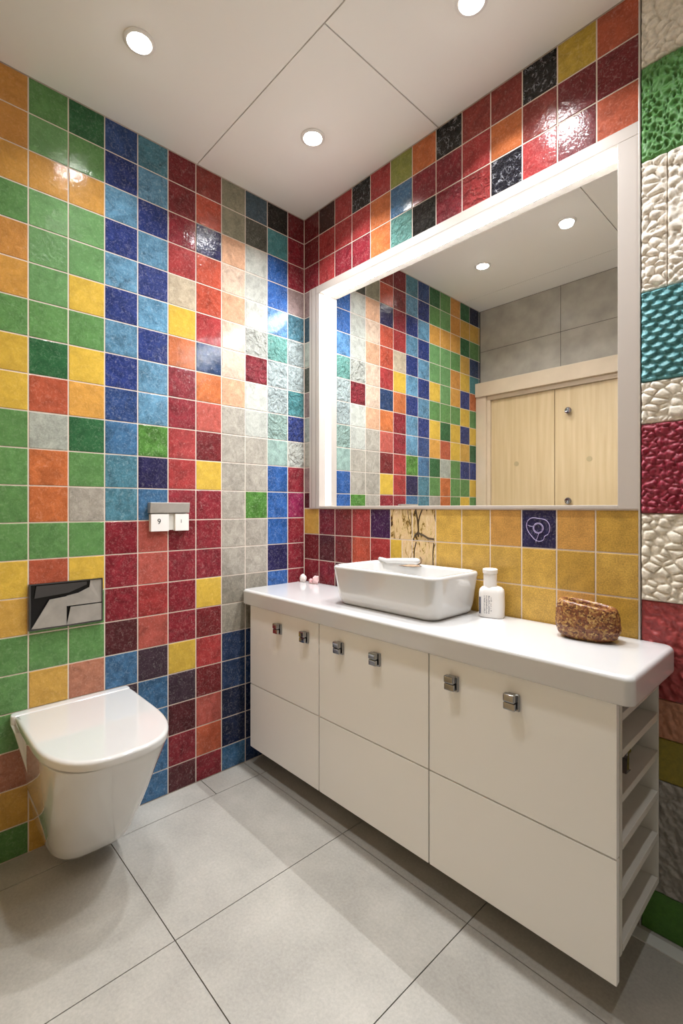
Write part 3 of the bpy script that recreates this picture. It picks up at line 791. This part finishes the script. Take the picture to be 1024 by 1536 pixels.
# ------------------------------------------------------------------ switch unit
t = empty('switch_panel', (0, -.70, 1.06), 'small grey metal bar with two white numbered keys on the tiled wall', 'switch')
bm = bmesh.new(); box(bm, .0002, .030, -.785, -.622, 1.134, 1.176, .003, 3)
for v in bm.verts:
    if v.co.z < 1.15 and v.co.x > .01: v.co.x -= .006
under(finish('metal_bar', bm, M_steel, None, .5), t)
under(obox('back_box', M_shelf, (.0002, .014, -.776, -.628, 1.066, 1.132), bev=.001), t)
def glyph(ch, size, M, m, parent):
    cu = bpy.data.curves.new('glyph', 'FONT'); cu.body = ch; cu.size = size; cu.extrude = .0004; cu.align_x = 'CENTER'; cu.align_y = 'CENTER'
    tmp = bpy.data.objects.new('tmp', cu); COL.objects.link(tmp)
    bpy.context.view_layer.update()
    me = bpy.data.meshes.new_from_object(tmp.evaluated_get(bpy.context.evaluated_depsgraph_get()))
    bpy.data.objects.remove(tmp); me.transform(M); me.materials.clear(); me.materials.append(m); me.name = 'printed_mark'
    o = bpy.data.objects.new('printed_mark', me); COL.objects.link(o); o.parent = parent; return o
for (a, b, ch) in ((-.780, -.708, '9'), (-.682, -.624, '1')):
    k = under(obox('key', M_plastic, (.0005, .022, a, b, 1.062, 1.130), bev=.0015), t)
    Mx = Matrix.Translation((.0222, (a + b) / 2 - .004, 1.100)) @ Matrix(((0, 0, 1, 0), (1, 0, 0, 0), (0, 1, 0, 0), (0, 0, 0, 1)))
    o = glyph(ch, .030 if ch == '9' else .020, Mx, M_inkblk, k); o.data.transform(Matrix.Translation(-t.location))

# ------------------------------------------------------------------ maple cupboard behind the camera, seen in the mirror
t = empty('built_in_cupboard', (.72, -1.5, 0), 'pale maple cupboard with two doors and round knobs, reflected in the mirror', 'cupboard')
fy = -1.485
bm = bmesh.new()
box(bm, .004, 1.40, YF + .001, fy, 1.955, 2.055, .003); box(bm, .004, .085, YF + .001, fy - .012, 0.001, 1.955, .003); box(bm, 1.32, 1.40, YF + .001, fy - .012, 0.001, 1.955, .003)
box(bm, .085, 1.32, YF + .001, fy - .028, 1.925, 1.955, .002); box(bm, .085, .110, YF + .001, fy - .028, .001, 1.925, .002)
under(finish('frame', bm, M_woodf, None, .5), t)
for (a, b) in ((.111, .560), (.564, 1.318)):
    d = under(obox('door', M_wood, (a, b, YF + .003, fy - .045, .004, 1.923), bev=.001), t)
    if a > .5:
        for z in (1.771, 1.198):
            bm = bmesh.new(); lathe(bm, [(.008, 0), (.008, .016), (.018, .017), (.021, .020), (.021, .026), (.019, .029), (.015, .028), (.002, .0275)], (.655, fy - .045, z), 28, 'y')
            k = under(finish('knob', bm, M_chrome, None, .6), t); k.parent = d
    bm = bmesh.new(); lathe(bm, [(.017, 0), (.017, .0012), (.016, .0016), (.002, .0016)], (.30 if a < .5 else .775, fy - .045, 1.457), 24, 'y')
    k = under(finish('round_plug', bm, M_plug, None, .6), t); k.parent = d

# ------------------------------------------------------------------ camera, world, view
cam = bpy.data.cameras.new('camera'); co = bpy.data.objects.new('camera', cam); COL.objects.link(co)
co.location = (1.8917, -1.5231, 1.1573)
co.rotation_euler = (PI / 2, 0, math.radians(46.7319))
cam.sensor_fit = 'HORIZONTAL'; cam.sensor_width = 36.0; cam.lens = 36.0 * 721.56 / 1024
cam.shift_y = -(768 - 760.8) / 1024
cam.clip_start = 0.01
S.camera = co
w = bpy.data.worlds.new('room_ambient'); S.world = w; w.use_nodes = True
w.node_tree.nodes['Background'].inputs[0].default_value = (.9, .92, 1, 1); w.node_tree.nodes['Background'].inputs[1].default_value = 0.05
S.view_settings.view_transform = 'Standard'; S.view_settings.look = 'None'; S.view_settings.gamma = 1.0; S.view_settings.use_curve_mapping = False
S.view_settings.exposure = 0.22
S.cycles.max_bounces = 10; S.cycles.diffuse_bounces = 6; S.cycles.glossy_bounces = 6
